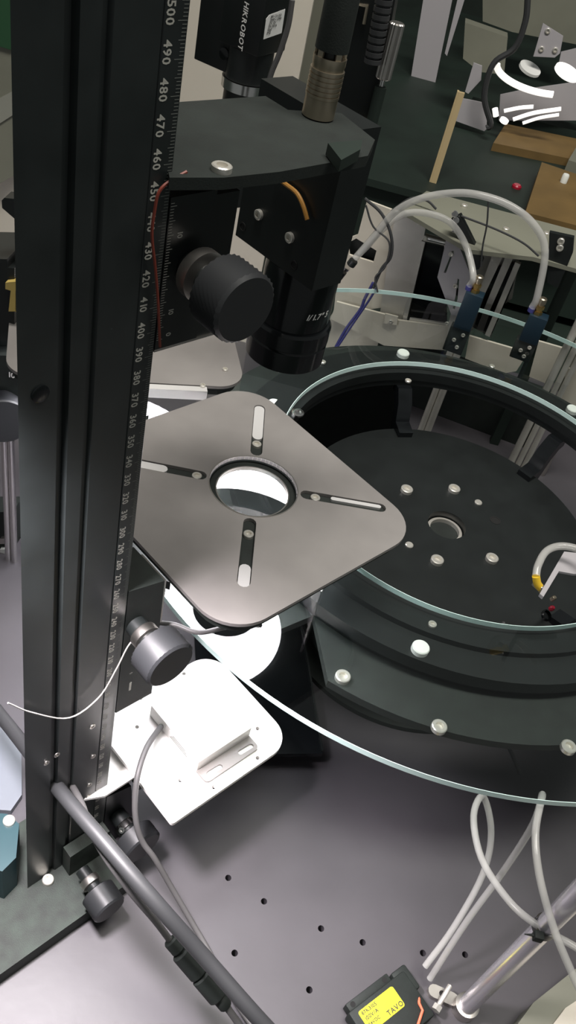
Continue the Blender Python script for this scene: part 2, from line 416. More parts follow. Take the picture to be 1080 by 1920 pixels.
bm = bm_(); prism(bm, [(-110, -1), (-26, -1), (-26, -6), (-110, -6)], 7, M, z0=232.8); part('edge_bar', bm, SLIDER, t, 'bright metal bar along the front edge')

# ------------------------------------------------------------------ column with its ruler
u = lambda s, d=0: (R0 + E1*s + E2*d).to_2d()
d113, d142 = dirv(112), dirv(141)
A1, A0 = R0 - E1*46, R0 + E1*7.4
sec = [A1.to_2d(), u(-31.5), u(-30.5, -2.5), u(-28, -2.5), u(-27, 0), u(-20.5), u(-19.5, -1.6), u(-18.0, -1.6), u(-17.0, 0), u(-1.6), u(-1.2, -.5), u(-.8, 0), u(7.0), u(7.4, -.4),
       (A0 + d142*52).to_2d(), (A1 + d113*58).to_2d()]
t = thing('measuring_column', 'tall black anodised column with an engraved millimetre ruler, left of the square lamp', 'column', R0 + ZU*14)
bm = bm_(); prism(bm, sec, 626, z0=14); part('post', bm, COLUMN, t)
bm = bm_(); M0 = frame(R0 + E2*0.06, -ZU, E1)
for n in range(20, 600, 10):
    Mt = M0.copy(); Mt.translation = R0 + E2*0.06 + ZU*(n + 5.2) - E1*0.4
    text(bm, str(n), Mt, 4.0)
part('ruler_numbers', bm, MARK, t, 'engraved numbers of the ruler')
bm = bm_()
for n in range(20, 601):
    L = 3.2 if n % 10 == 0 else 2.4 if n % 5 == 0 else 1.6
    q = R0 + E2*0.06 + ZU*n + E1*6.8
    a = [q - E1*L + ZU*.1, q + ZU*.1, q - ZU*.1, q - E1*L - ZU*.1]
    bm.faces.new([bm.verts.new(v) for v in a[::-1]])
part('ruler_ticks', bm, MARKD, t, 'engraved millimetre lines')
for s, z in ((-6, 98), (-5, 128), (-7, 160), (-6, 84), (-34, 150), (-28, 152)):
    put('grub_screw', 'grub', lambda bm: lathe(bm, (0,0,0), ZU, [(1.7, 0), (1.7, .5), (1.0, .5), (1.0, .1)], 14), STEELM, t, R0 + E1*s + ZU*z, E2)
for s, z, L in ((-38, 388, 9),):
    bm = bm_(); lathe(bm, R0 + E1*s + ZU*z, E2, [(3.4, 0), (3.4, .4), (2.6, .6)], 18); part('slot_plug', bm, BLACKG, t)
t = thing('column_foot', 'dusty dark green foot block under the ruler column, with the shadow around it', 'base', R0)
bm = bm_(); prism(bm, rrect(-110, -34, 14, 40, 3, 3), 14, frame(R0, E1, E2*-1), z0=0)  # dark block also takes in the shadow lying around the foot
part('foot_plate', bm, FOOT, t)
for x, y in ((90,1652),): screw(t, at(x, y, 14), 3.6, 3)

# ------------------------------------------------------------------ upper carriage
t = thing('focus_carriage', 'upper black carriage with a big round knurled knob, right of the column ruler', 'carriage', R0 + E1*20 + ZU*392)
Mc = frame(R0, E1, ZU)                         # x along E1, y up, z = E1 x Z = -E2... (towards the camera is E2)
zs = 1 if (E1.cross(ZU)).dot(E2) > 0 else -1
def face_prism(bm, poly, th, front=0.0):       # sheet on the carriage face, E2 side at 'front'
    return prism(bm, poly, th, Mc, z0=(front - th) if zs > 0 else -front)
bm = bm_(); face_prism(bm, [(7.7, 392), (26.6, 392), (26.6, 449), (7.7, 449)], 34); part('slide', bm, BLACK, t)
bm = bm_(); face_prism(bm, [(27.0, 392), (37, 392), (37, 447), (27.0, 447)], 30, -0.6); part('slide', bm, BLACK, t)
bm = bm_(); face_prism(bm, [(7.6, 391), (37, 391), (37, 392), (7.6, 392)], 34); part('lower_edge', bm, STEELM, t, 'bright lower edge')
bm = bm_()
for n, z in (('10', 437), ('10', 408), ('0', 398)):
    Mt = frame(R0 + E1*12.0 + E2*0.1 + ZU*z, -ZU, E1); text(bm, n, Mt, 3.0)
for k in range(52):
    L = 2.4 if k % 5 == 0 else 1.4; q = R0 + E2*0.1 + E1*8.0 + ZU*(396 + k*1.0)
    bm.faces.new([bm.verts.new(v) for v in (q - ZU*.1, q + E1*L - ZU*.1, q + E1*L + ZU*.1, q + ZU*.1)])
part('scale_marks', bm, MARK, t, 'engraved scale marks')
knob(t, onp(462, 582, R0 + E2*31, E2), 15, 12.4, STEELM, 4.2, gap=6.5, cr=.74)

t = thing('optics_head', 'black block and cover plate carrying the inspection lens and cable plug', 'optics', H + ZU*384)
ZB = 383.0
Fc = at(585, 546, ZB)
bm = bm_(); q = Vector((Fc.x, Fc.y, 0)); prism(bm, [v.to_2d() for v in (q, q - E2*54, q - E2*54 + E1*18, q + E1*18)], 70, z0=ZB); part('block', bm, BLACK, t)
bm = bm_(); hpoly(bm, [(337,191),(498,180),(540,206),(640,212),(703,262),(690,292),(525,322),(420,333),(318,333),(300,250)], 457.5, 4); part('cover_plate', bm, BLACKM, t)
pf = Vector((Fc.x, Fc.y, 0)); screw(t, at(415, 320, 457.5), 3.4, 2.0)
for x, y in ((487,402),(545,445)): screw(t, onp(x, y, pf, -E1), 2.4, 1.6, -E1)
for x, y in ((455,425),(551,497)): put('socket_hole', 'sockhole', lambda bm: lathe(bm, (0,0,0), ZU, [(2.2, 0), (2.2, .3), (1.6, .3), (1.6, .02)], 16), HOLE, t, onp(x, y, pf, -E1), -E1)
bm = bm_(); hpoly(bm, [(615,268),(680,262),(676,280),(640,300)], 462, 4); part('corner_plate', bm, GREENBLK, t)

t = thing('inspection_lens', 'glossy black stepped lens barrel hanging above the square lamp', 'lens', H + ZU*331)
bm = bm_(); lathe(bm, H + ZU*331, ZU, [(15, 0), (18.5, .3), (19.8, 1.2), (19.8, 11.5), (19.2, 12), (18.9, 12.6)], 56); part('front_ring', bm, BLACKG, t)
bm = bm_(); lathe(bm, H + ZU*343.6, ZU, [(19.6, 0), (20, .4), (20, 8), (19.0, 9.4), (18, 9.6)], 56); part('focus_ring', bm, BLACKG, t)
bm = bm_(); lathe(bm, H + ZU*353.2, ZU, [(17.9, 0), (17.9, 25), (17.2, 29.7)], 56); part('barrel', bm, BLACKG, t)
bm = bm_(); lathe(bm, H + ZU*331.6, ZU, [(14, 0), (14, .3), (1, .35)], 40); part('front_glass', bm, BLACKG, t)
bm = bm_()                                     # printed size on the barrel, bent round it
a = -66.0
for ch in '1/1.7" 5':
    vs, fs, w = glyph(ch); S = 4.2
    nv = []
    for v in vs:
        an = rad(a) + (v.x + v.y*.25)*S/17.95
        nv.append(bm.verts.new((H.x + 17.97*math.cos(an), H.y + 17.97*math.sin(an), 361.5 + v.y*S)))
    for f in fs: bm.faces.new([nv[i] for i in f])
    a += math.degrees(w*S/17.95)
part('print', bm, MARKB, t, 'white printed size 1/1.7"')

q = at(596, 216, 458); t = thing('cable_plug', 'round ribbed dull brass cable plug with a black cable, standing on the optics cover plate', 'plug', q)
bm = bm_(); prof = [(6.2, 0), (6.2, 7)]
for k in range(6): prof += [(6.4, 7.2+k*1.7), (6.4, 8.2+k*1.7), (5.9, 8.3+k*1.7), (5.9, 8.8+k*1.7)]
lathe(bm, q, ZU, prof + [(6.2, 18.5), (6.2, 21)], 36); part('ribbed_nut', bm, NICKEL, t)
bm = bm_(); lathe(bm, q + ZU*21, ZU, [(4.5, 0), (4.5, 2.2)], 24); part('neck', bm, BLACK, t)
for k in range(5):
    bm = bm_(); d = dirv(72*k + 20); box(bm, (0, 0, 1.5), (2.4, .8, 3), frame(q + ZU*20.6 + d*5.4, d.cross(ZU), d)); part('claw', bm, NICKEL, t)
bm = bm_(); lathe(bm, q + ZU*23.2, ZU, [(6.2, 0), (6.0, 30), (5.0, 34), (4.4, 120)], 28); part('strain_relief', bm, BLACKM, t)
# ------------------------------------------------------------------ white plate with the light box
ZW = 90.0
Mw = frame((0, 0, 0), E2, E1)                  # coordinates along E2 / E1
def w2(px, py, z=ZW): q = at(px, py, z); return (q.dot(E2), q.dot(E1))
uL, uR, vT, vB = w2(230, 1316)[0], w2(400, 1492)[0], w2(472, 1303)[1], w2(232, 1428)[1]
t = thing('white_light_plate', 'overexposed white plate carrying a white light box, low in front of the glass disc', 'light plate', Mw @ Vector(((uL+uR)/2, (vL := (vB+vT)/2), ZW-3)))
hs = [circle(w2(x, y), 1.3, 10) for x, y in ((345,1263),(264,1309),(257,1363),(483,1366),(483,1421),(338,1463),(401,1476))]
bm = bm_(); prism(bm, rrect(uL, vB, uR, vT, [17, 17, 2, 2], 8), 3, Mw, hs, z0=ZW-3); part('plate', bm, WHITE, t)
zb = 101.0
uf, vf = w2(372, 1430, zb); vr = w2(476, 1369, zb)[1]; ul = w2(284, 1322, zb)[0]
bm = bm_(); box(bm, ((ul+uf)/2, (vf+vr)/2, (ZW+zb)/2), (uf-ul, vr-vf, zb-ZW), Mw, 0.4); lb = part('light_box', bm, WHITE, t)
ue = w2(486, 1402, 91.5)[0]
bm = bm_(); prism(bm, rrect(uf-.2, vf, ue, vr, [3, .1, .1, 3], 4), 1.6, Mw, [slot((w2(392, 1452)[0], w2(392, 1452)[1]), (w2(412, 1440)[0], w2(412, 1440)[1]), 1.6), slot(w2(450, 1413), w2(470, 1401), 1.6)], z0=ZW); part('slotted_flange', bm, FLANGE, t, 'slotted flange in a shaded grey')
bm = bm_(); box(bm, (ul + (uf-ul)*.62, vf - .12, (ZW+zb)/2), ((uf-ul)*.42, .2, 6.5), Mw); lbl = part('side_label', bm, LABELW, t, 'pale label on the side of the box')
bm = bm_()
for k in range(3):
    box(bm, (ul + (uf-ul)*.62, vf - .25, ZW + 4 + k*1.7), ((uf-ul)*(.36-.05*k), .1, .5), Mw)
part('print', bm, INK, t)
bm = bm_(); box(bm, ((uL+uR)/2-6, vB+14, ZW-10), (26, 22, 14), Mw); part('support_block', bm, BLACK, t)
bm = bm_(); box(bm, (uL - 6, vB + 26, ZW-8), (16, 40, 8), Mw, .5); part('hanger_arm', bm, BLACK, t)
t2 = solo('angle_sheet', hpoly(bm_(), [(185,1380),(206,1394),(255,1455),(197,1492),(150,1500)], 84, 2.0), WHITE, 'pale lilac-white sheet corner between the ruler column and the white light plate', 'sheet')

# ------------------------------------------------------------------ lower carriages on the column
def e2q(px, py): q = onp(px, py, R0, E2) - R0; return (q.dot(E1), q.z)
def cface(pxs, th, front=0.0, clampx=7.7):
    return face_prism(bm_(), [(max(a, clampx), b) for a, b in (e2q(*q) for q in pxs)], th, front)
t = thing('middle_carriage', 'grey-black lower carriage with a large dark knurled knob above the white light plate', 'carriage', R0 + E1*18 + ZU*150)
part('slide', cface([(236,1112),(309,1089),(300,1166),(284,1300),(212,1340)], 26), BLACKM, t)
part('side_edge', cface([(309,1089),(312,1088),(303,1166),(300,1167)], 20), STEELM, t, 'bright edge strip')
bm = bm_()
for sx, px, py in (('50', 254, 1166), ('10', 250, 1232), ('0', 243, 1262)):
    a, z = e2q(px, py); text(bm, sx, frame(R0 + E1*a + E2*.1 + ZU*z, -ZU, E1), 2.6)
part('scale_marks', bm, MARK, t, 'engraved scale marks')
bm = bm_(); a, z = e2q(244, 1287); box(bm, (a, z, .06), (1.3, 7, .1), Mc); part('scale_slot', bm, MARK, t)
knob(t, onp(322, 1250, R0 + E2*30, E2), 15, 13.0, STEELM, 5.8, gap=4, cr=.55)
t3 = thing('lamp_arm', 'dark flat arm between the ruler column and the square lamp unit', 'arm', R0 + E1*30 + ZU*215)
bm = bm_(); hpoly(bm, [(251,1012),(320,1092),(308,1088),(238,1113),(225,1112),(238,1000)], 219, 6); part('arm_plate', bm, BLACKM, t3)

t = thing('bottom_carriage', 'black carriage low on the column with a small knurled knob beside the white light plate', 'carriage', R0 + E1*14 + ZU*84)
part('slide', cface([(192,1500),(246,1474),(250,1560),(178,1600)], 24), BLACK, t)
fk = onp(268, 1592, R0 + E2*29, E2)
k = knob(t, fk, 12, 13.2, STEEL, 8, gap=3.5, cr=.5)
cc = fk - E2*18
put('grub_screw', 'socketgrub', lambda bm: lathe(bm, (0,0,0), ZU, [(1.9, 0), (1.9, .6), (1.0, .6), (1.0, .1)], 16), STEEL, t, cc + (E1*-.6 + ZU*.5 + E2*.2).normalized()*6.6, (E1*-.6 + ZU*.5 + E2*.2).normalized())
t = thing('foot_carriage', 'dark clamp with a dusty knob, lowest on the column by its foot', 'clamp', R0 + E1*-4 + ZU*30)
part('clamp_body', face_prism(bm_(), [(-22, 14.2), (6, 14.2), (6, 40), (-22, 40)], 8, 8.5), FOOT, t)
knob(t, at(207, 1708, 27), 15, 10.2, STEELM, 7, gap=4)

# ------------------------------------------------------------------ cables on the left
def cable(name, pts, r, m, label, cat='cable', seg=12, group=None):
    P = [at(*q) for q in pts]
    return solo(name, tube(bm_(), P, r, seg), m, label, cat, P[0], group)
cable('power_cable', [(-40,1290,70),(30,1378,90),(110,1480,118),(200,1585,125),(290,1690,118),(385,1797,95),(480,1905,78),(560,1990,60)], 4.1, CABLE, 'thick black cable running diagonally down across the foot of the ruler column')
cable('light_box_cable', [(302,1362,96),(276,1400,106),(259,1450,104),(253,1500,94),(256,1545,82),(268,1580,70),(290,1610,60),(322,1665,40),(362,1733,22),(395,1790,14),(425,1850,10),(470,1920,6),(520,1990,5)], 1.75, CABLEG, 'thin dark grey cable leaving the side of the white light box')
cable('signal_cable', [(120,1450,100),(150,1500,112),(172,1560,116),(200,1610,116),(245,1672,105),(290,1725,90),(318,1762,76)], 1.9, CABLEG, 'thin grey cable beside the thick black one, ending in the black connector')
P = [at(318,1762,76), at(345,1800,68), at(372,1832,62), at(395,1860,57), at(425,1888,50)]
t = thing('inline_connector', 'black inline cable connector lying along the thick black cable', 'connector', P[2])
def seg_(a, b, r): 
    bm = bm_(); A, B = P[0].lerp(P[-1], a), P[0].lerp(P[-1], b); L = (B-A).length
    return lathe(bm, A, B-A, [(r*.82, 0), (r, 1), (r, L-1), (r*.82, L)], 20)
part('cable_nut', seg_(0.0, .17, 4.0), BLACKM, t); part('plug_body', seg_(.18, .52, 5.4), BLACKM, t); part('socket_body', seg_(.53, .86, 5.6), BLACKM, t); part('cable_nut', seg_(.87, 1.0, 3.8), BLACKM, t)
cable('connector_lead', [(425,1888,50),(455,1930,44),(490,1985,40)], 2.0, CABLEG, 'grey lead leaving the lower end of the black connector')
Q = lambda x, y, o=3.5: onp(x, y, R0 + E2*o, E2)
solo('loop_wire', tube(bm_(), [Q(15,1318), Q(60,1336), Q(130,1346), Q(185,1308), Q(218,1255), Q(240,1212), Q(262,1188), Q(272,1180)], 0.42, 6), WIREW, 'thin pale wire looping across the ruler column beside the large dark knob', 'wire', Q(15,1318))
cable('edge_lead', [(300,1168,212),(330,1172,214),(372,1186,214),(420,1177,212),(462,1172,214),(488,1172,222)], 1.3, CABLEG, 'grey lead along the lower corner of the square lamp unit')

# ------------------------------------------------------------------ front right: pole, hoses, fibre amplifier
pb = at(868, 1893, 0)
t = thing('steel_pole', 'polished round steel pole in the lower right corner', 'pole', pb)
bm = bm_(); lathe(bm, pb, ZU, [(5.6, 0), (5.6, 300)], 40); part('rod', bm, POLE, t)
bm = bm_(); lathe(bm, pb, ZU, [(7.6, 0), (7.6, 9), (5.8, 9.4)], 32); part('clamp_ring', bm, STEELM, t)
bm = bm_(); prism(bm, slot((-8, 3), (-20, 5), 4), 4, Matrix.Translation(pb), [circle((-15, 4.5), 2, 14)], z0=0); part('clamp_lug', bm, STEELM, t)
bm = bm_(); cyl(bm, pb + Vector((-19, -6, 8)), pb + Vector((-12, 8, 10)), 1.6, seg=12); lathe(bm, pb + Vector((-20, -8, 8)), (7, 14, 2), [(3, 0), (3, 3.5), (2.4, 4)], 6); part('clamp_bolt', bm, SCREW, t)
zt = 132.0; pt = pb + ZU*zt
bm = bm_(); lathe(bm, pt - ZU*3, ZU, [(6.4, 0), (6.4, 6)], 28, cap=False)
part('cable_tie', bm, BLACK, t)
bm = bm_(); box(bm, (0, 0, 0), (5, 4.4, 5), Matrix.Translation(pt + Vector((-5, -7.2, 2))), .5); part('tie_head', bm, BLACKM, t)
bm = bm_(); cyl(bm, pt + Vector((-7.4, -7.2, 2)), pt + Vector((-12, -7.4, 1)), .9, .3, 8); part('tie_tail', bm, BLACKM, t)
hose = lambda pts, label: cable('clear_hose', pts, 2.05, CLEAR, label, 'hose', 12)
hose([(797,1812,18),(850,1740,42),(905,1640,72),(921,1560,98),(906,1493,118),(888,1530,122),(903,1610,124),(955,1690,130),(1012,1738,134),(1075,1773,134),(1130,1810,138)], 'clear hose whose loop hangs leftmost in front of the glass disc')
hose([(806,1835,9),(875,1728,60),(945,1632,105),(1000,1545,150),(1017,1490,168),(1004,1560,166),(1012,1645,160),(1040,1745,152),(1075,1830,140),(1110,1900,130)], 'clear hose with its loop touching the front edge of the glass disc')
ab = at(735, 1896, 0)
ax, ay = (at(760,1850,0) - at(690,1905,0)).normalized(), None
Ma = frame((ab.x, ab.y, 0), ax, ZU.cross(ax))
t = thing('fibre_amplifier', 'black sensor amplifier with a yellow label lying on the table', 'sensor', ab)
bm = bm_(); box(bm, (-6, -2, 6), (46, 30, 12), Ma, 1.5); part('case', bm, BLACKM, t)
bm = bm_(); box(bm, (-9, 15.5, 4), (34, 5, 8), Ma, .8); part('mounting_bar', bm, BLACKM, t)
for sx in (-22, 4): put('bar_hole', 'barhole', lambda bm: lathe(bm, (0,0,0), ZU, [(1.7, 0), (1.7, .15)], 14), HOLE, t, Ma @ Vector((sx, 15.5, 8)))
bm = bm_(); box(bm, (15, 8, 5), (12, 16, 9.5), Ma, 1.5); part('hose_block', bm, BLACKM, t)
ya = Ma @ Vector((-9.5, 3.5, 12.05))
Ml = frame(ya, ax, ZU.cross(ax))
bm = bm_(); prism(bm, rrect(-14.5, -6.5, 13.5, 6.5, 1.5, 4), .25, Ml); part('yellow_label', bm, YELLOW, t, 'yellow printed label')
bm = bm_()
Mt = Ml @ Matrix.Translation((0, 0, .5))
text(bm, 'TAVO', Mt @ Matrix.Translation((0.6, -5.6, 0)), 4.2)
for k, (s, wd) in enumerate((('8 7 K 3 1 0 5', 1.9), ('1 0 0 V / A', 2.0), ('2 4 V D C', 1.7))):
    text(bm, s.replace(' ', ''), Mt @ Matrix.Translation((-13, 3.4 - 3.4*k, 0)), wd*1.55)
part('print', bm, INK, t, 'grey print on the yellow label')
bm = bm_(); tube(bm, [Ma @ Vector(v) for v in ((16, -3, 10.5), (12, -7, 12.5), (11, -11, 13), (2, -16, 13), (-12, -22, 13))], .9, 8, 0); part('red_lead', bm, mat('orange_red_lead', (0.75, 0.16, 0.08), .45), t, 'orange-red lead')
t = thing('corner_guard', 'pale grey-green flat guard rail in the lower right corner', 'guard', at(1100, 1930, 0))
bm = bm_(); hpoly(bm, [(905,2010),(1000,1880),(1150,1760),(1300,1900),(1100,2100)], 22, 22); part('rail', bm, GREYGRN, t)
bm = bm_(); hpoly(bm, [(970,2010),(1060,1890),(1180,1810),(1300,1930),(1100,2100)], 25.1, 3); part('cover_strip', bm, BEIGE, t)
# ------------------------------------------------------------------ sensor bracket over the hub
q = at(1045, 1060, 212)
t = thing('hose_bracket', 'pale grey bent bracket with a yellow-collared hose elbow above the hub, at the right edge', 'bracket', q)
zs_ = 212
bm = bm_(); hpoly(bm, [(1058,1034),(1110,1040),(1125,1075),(1076,1076),(1048,1071)], zs_, 1.6); part('plate', bm, LAV, t)
p0 = at(1058, 1034, zs_); 
bm = bm_(); hpoly(bm, [(1058,1034),(1048,1071),(1019,1119),(1012,1113)], zs_ - .05, 2.4); part('leg', bm, LAV, t)
bm = bm_(); a = at(1112, 1056, zs_ - .8); e = Vector((408, 470, a.z)); box(bm, ((e-a).length/2, 0, -2.6), ((e-a).length, 8, 3.5), frame(a, e-a, ZU.cross(e-a))); part('support_arm', bm, STEELM, t)
bm = bm_(); cyl(bm, (408, 470, 0), (408, 470, 222), 6); part('support_post', bm, STEEL, t)
P = [at(1130,1052,230), at(1085,1030,226), at(1050,1024,224), at(1024,1034,222), at(1009,1060,219), at(1005,1080,216)]
bm = bm_(); tube(bm, P, 2.4, 14); part('hose_elbow', bm, CLEAR, t, 'clear hose elbow')
P2 = [P[-1], at(1008,1095,211), at(1017,1106,207)]
bm = bm_(); tube(bm, P2, 2.45, 14); part('yellow_collar', bm, YELP, t, 'yellow collar')
bm = bm_(); q = at(1009, 1098, 209); box(bm, (0, 0, 0), (7, 3.4, 4), frame(q, E2, E1), .4); part('fitting', bm, STEELM, t)
t = thing('red_sensor', 'small dark sensor tip with a red lens under the pale bracket at the right edge', 'sensor', at(1028, 1145, 150))
bm = bm_(); lathe(bm, at(1034, 1124, 160), (0.3, -.2, 1), [(1.6, 0), (1.6, 3.5), (1.1, 4)], 16); part('tip', bm, NICKEL, t)
bm = bm_(); lathe(bm, at(1032, 1142, 152), (0.3, -.2, 1), [(1.8, 0), (2, 2), (1.2, 3.4)], 16); part('red_lens', bm, REDLED, t, 'red lens')
bm = bm_(); lathe(bm, at(1022, 1155, 146), (0.4, -.3, 1), [(3.8, 0), (4.2, .5), (4.2, 2), (3.2, 2.4), (3.2, 1)], 24); part('coil_body', bm, BLACKG, t)
bm = bm_(); cyl(bm, at(1026, 1152, 146), at(1026, 1152, 124.2), 1.2, seg=10); part('stalk', bm, BLACK, t)
cable('under_glass_cable', [(945,1168,150),(926,1205,145),(918,1245,140),(916,1300,120),(930,1350,70),(958,1410,30),(975,1450,8)], 1.5, CABLE, 'thin dark cable seen through the glass disc, right of the white standoffs')
# ------------------------------------------------------------------ dark panel under the glass
c0 = at(606, 1413, 20); d1, d2 = dirv(-72.7), dirv(17.3)
t = thing('glossy_sheet', 'glossy dark panel with a pointed corner, partly under the front of the glass disc', 'panel', (c0.x, c0.y, 0))
Mq = frame((c0.x, c0.y, 0), d2, d2.cross(ZU)*-1)
bm = bm_(); prism(bm, rrect(-90, 0, 0, 150, 1.5, 3), 4, Mq, z0=16); part('sheet', bm, BLACKG, t)
bm = bm_(); prism(bm, [(-1.2, 2), (0.2, 2), (0.2, 150), (-1.2, 150)], 2, Mq, z0=20); part('edge_strip', bm, BLACK, t)
bm = bm_(); prism(bm, [(-80, 20), (-20, 20), (-20, 120), (-80, 120)], 16, Mq); part('underframe', bm, BLACKM, t)
# ------------------------------------------------------------------ reject station behind the disc (seen over and through the glass)
O = Vector((126, 800, 0)); NB = dirv(80); UB = dirv(-10)      # frame plane behind the disc
NF = -NB                                                     # its front side
def up(pxs, th=3.0, off=0.0, holes=()): return vpoly(bm_(), pxs, O, NF, th, holes, off)
def q_(x, y, off=0.0): return onp(x, y, O + NF*off, NF)
def gnd(x, y, off=0.0): q = q_(x, y, off); return Vector((q.x, q.y, 0))
def legs(t, pxs, off=0.0, r=3.0):
    for x, y in pxs:
        q = q_(x, y, off); bm = bm_(); cyl(bm, (q.x, q.y, 0), q, r, seg=14); part('leg', bm, STEELM, t)

t = thing('beige_housing', 'cream sheet-metal housing with a cut-out behind the disc, left of the reject station', 'housing', gnd(680, 590, -30))
part('side_sheet', up([(640,452),(671,440),(688,376),(744,397),(728,575),(625,590)], 3, -22, [[(652,456),(668,447),(706,470),(700,492),(655,478)]]), BEIGE, t)
part('inner_panel', up([(645,440),(725,450),(725,520),(640,500)], 2, -36), BLACK, t)
part('upright_flange', up([(738,445),(752,455),(742,500),(736,490)], 8, -18), BEIGE, t)
bm = bm_(); q0, q1 = q_(622, 600, -26), q_(700, 560, -26); box(bm, (0, 0, q0.z/2), (60, 10, q0.z), frame((q0.x+28, q0.y+8, 0), UB, NB)); part('plinth', bm, BEIGE, t)
t = thing('cream_chute', 'long cream sheet strip lying behind the black ring of the rotary table', 'chute', gnd(735, 620))
part('strip', up([(631,566),(722,590),(727,598),(846,614),(838,657),(720,648),(620,598)], 3, -4), BEIGE, t)
part('tab', up([(722,588),(746,594),(744,610),(720,606)], 2, -1), BEIGE, t)
screw(t, q_(733, 603, -0.8), 2.2, 1.2, NF)

t = thing('reject_frame', 'upright bare steel guide frame with dark windows behind the glass disc', 'frame', gnd(800, 600, -16))
part('side_plate', up([(742,395),(800,418),(792,455),(752,605),(712,590)], 3, -14), SATIN, t)
part('dark_window', up([(797,455),(846,466),(822,520),(837,560),(838,610),(764,600)], 2, -18), BLACKG, t, 'dark glossy window')
part('window_post', up([(790,452),(797,454),(762,602),(754,600)], 5, -10), SATIN, t)
part('lower_sheet', up([(768,597),(838,607),(836,618),(766,606)], 3, -8), SATIN, t)
a, b = q_(797, 445, -4), q_(842, 456, -4); bm = bm_(); cyl(bm, a, b, 3.6); part('cross_bar', bm, STEEL, t)
for x, y in ((797,446),(838,462),(845,474)): screw(t, q_(x, y, 1), 2.4, 1.6, NF)
part('rear_plate', up([(905,470),(975,478),(960,560),(884,620),(870,560)], 3, -24), STEELM, t)
part('dark_window', up([(917,505),(972,492),(960,540),(920,632),(880,610)], 2, -19), BLACKG, t, 'dark glossy window')
part('window_post', up([(926,470),(946,474),(905,560),(880,612),(872,600),(900,540)], 5, -12), SATIN, t)
part('window_post', up([(966,492),(976,496),(918,632),(909,628)], 5, -10), SATIN, t)
part('window_post', up([(948,480),(962,484),(915,590),(905,585)], 4, -14), SATIN, t)
part('lower_sheet', up([(880,630),(990,662),(968,696),(945,700),(872,672)], 3, -10), BEIGE, t, 'cream lower sheet')
bm = bm_(); box(bm, (5, 62, 40), (210, 5, 80), frame((O.x, O.y, 0), UB, NB))
solo('station_base', bm, BLACKM, 'black upright base panel under the reject station, seen through the hub ring', 'panel')
t = thing('hex_bracket', 'pale elongated hexagonal steel bracket with two curved slots at the reject station', 'bracket', q_(850, 590, 8))
part('plate', up([(838,440),(850,432),(866,474),(884,520),(862,585),(856,592),(846,590),(820,520),(832,470)], 3, 10,
     [slot((0,0),(1,0),.1) and [(848,470),(851,471),(836,512),(832,511)], [(858,522),(861,524),(858,560),(852,582),(848,580),(854,556)]]), LAV, t)
for x, y in ((846,476),(854,536)): screw(t, q_(x, y, 10), 2.4, 1.8, NF)
part('link', up([(846,586),(858,592),(858,610),(848,640),(838,640),(840,608)], 4, 8), SATIN, t)
for x, y in ((838,606),(850,625)): screw(t, q_(x, y, 8), 2.0, 1.6, NF)

def nozzle(px, py, bx, by, br, label, grp='air nozzles'):
    """black air nozzle block hanging over the glass; top centre and bottom centre at pixels, brass fitting at br"""
    off = 52
    a, b = q_(px, py, off), q_(bx, by, off); b = Vector((a.x, a.y, b.z))
    t = thing('air_nozzle', label, 'nozzle', b)
    M = frame((a.x, a.y, 0), UB, NB)
    zm = b.z + (a.z-b.z)*.42
    bm = bm_(); box(bm, (0, 0, (a.z+zm)/2), (17, 13, a.z-zm-.1), M, .8); part('valve_block', bm, BLUEP, t, 'blue-black valve block')
    bm = bm_(); box(bm, (-1, 0, (b.z+zm)/2), (19, 10, zm-b.z-.1), M, .8); part('nozzle_block', bm, BLACKM, t)
    for dx, k in ((-3, .22), (2, .12), (3.5, .34)): screw(t, M @ Vector((dx, -5.0, b.z + (a.z-b.z)*k)), 1.9, 1.3, NF)
    f = q_(br[0], br[1], off); f = Vector((f.x, f.y, a.z))
    bm = bm_(); lathe(bm, f, ZU, [(4.4, 0), (4.4, 3)], 6); lathe(bm, f + ZU*3, ZU, [(3.2, 0), (3.2, 2), (4.2, 2.2), (4.2, 5.4)], 6); part('brass_nut', bm, BRASS, t, 'brass nut')
    bm = bm_(); lathe(bm, f + ZU*8.4, ZU, [(2.6, 0), (2.6, 2), (3.6, 2.3), (3.6, 7), (2.8, 7.8)], 18); part('needle_screw', bm, NICKEL, t)
    bm = bm_(); lathe(bm, f + UB*-6 + ZU*.0, ZU, [(3.2, 0), (3.2, 3.6), (2.4, 4.2)], 18); part('hose_ring', bm, BLUE, t, 'blue push-in ring')
    return f + UB*-6 + ZU*2
h1 = nozzle(892, 548, 868, 664, (896, 530), 'black air nozzle with a brass fitting beside the hexagonal steel bracket')
h2 = nozzle(1012, 590, 978, 672, (1014, 572), 'black air nozzle with a brass fitting, nearest the right edge')
hq = lambda pts, off: [q_(x, y, off) for x, y in pts]
def hosep(P, r, m, label, name='clear_hose', cat='hose'): return solo(name, tube(bm_(), P, r, 12), m, label, cat, P[0])
hosep([h1 + ZU*2, h1 + ZU*12] + hq([(874,462),(845,418),(800,400),(755,402),(715,432),(690,460),(674,476)], 34), 3.1, CLEAR, 'clear hose arching from the left air nozzle to the black fitting')
hosep([h2 + ZU*2, h2 + ZU*14] + hq([(1022,470),(1000,420),(955,385),(900,366),(850,362),(790,372),(740,398),(700,445),(666,484)], 46), 3.3, CLEAR, 'long clear hose arching from the right air nozzle to the black fitting')
f0 = q_(652, 498, 40)
t = thing('hose_fitting', 'black hose fitting with chrome rings at the left end of the clear hoses', 'fitting', f0)
bm = bm_(); d = (q_(640, 520, 40) - q_(668, 484, 40)); lathe(bm, q_(664, 488, 40), d, [(4, 0), (4.4, 1), (4.4, 6), (3.6, 6.4)], 18); part('nut', bm, BLACK, t)
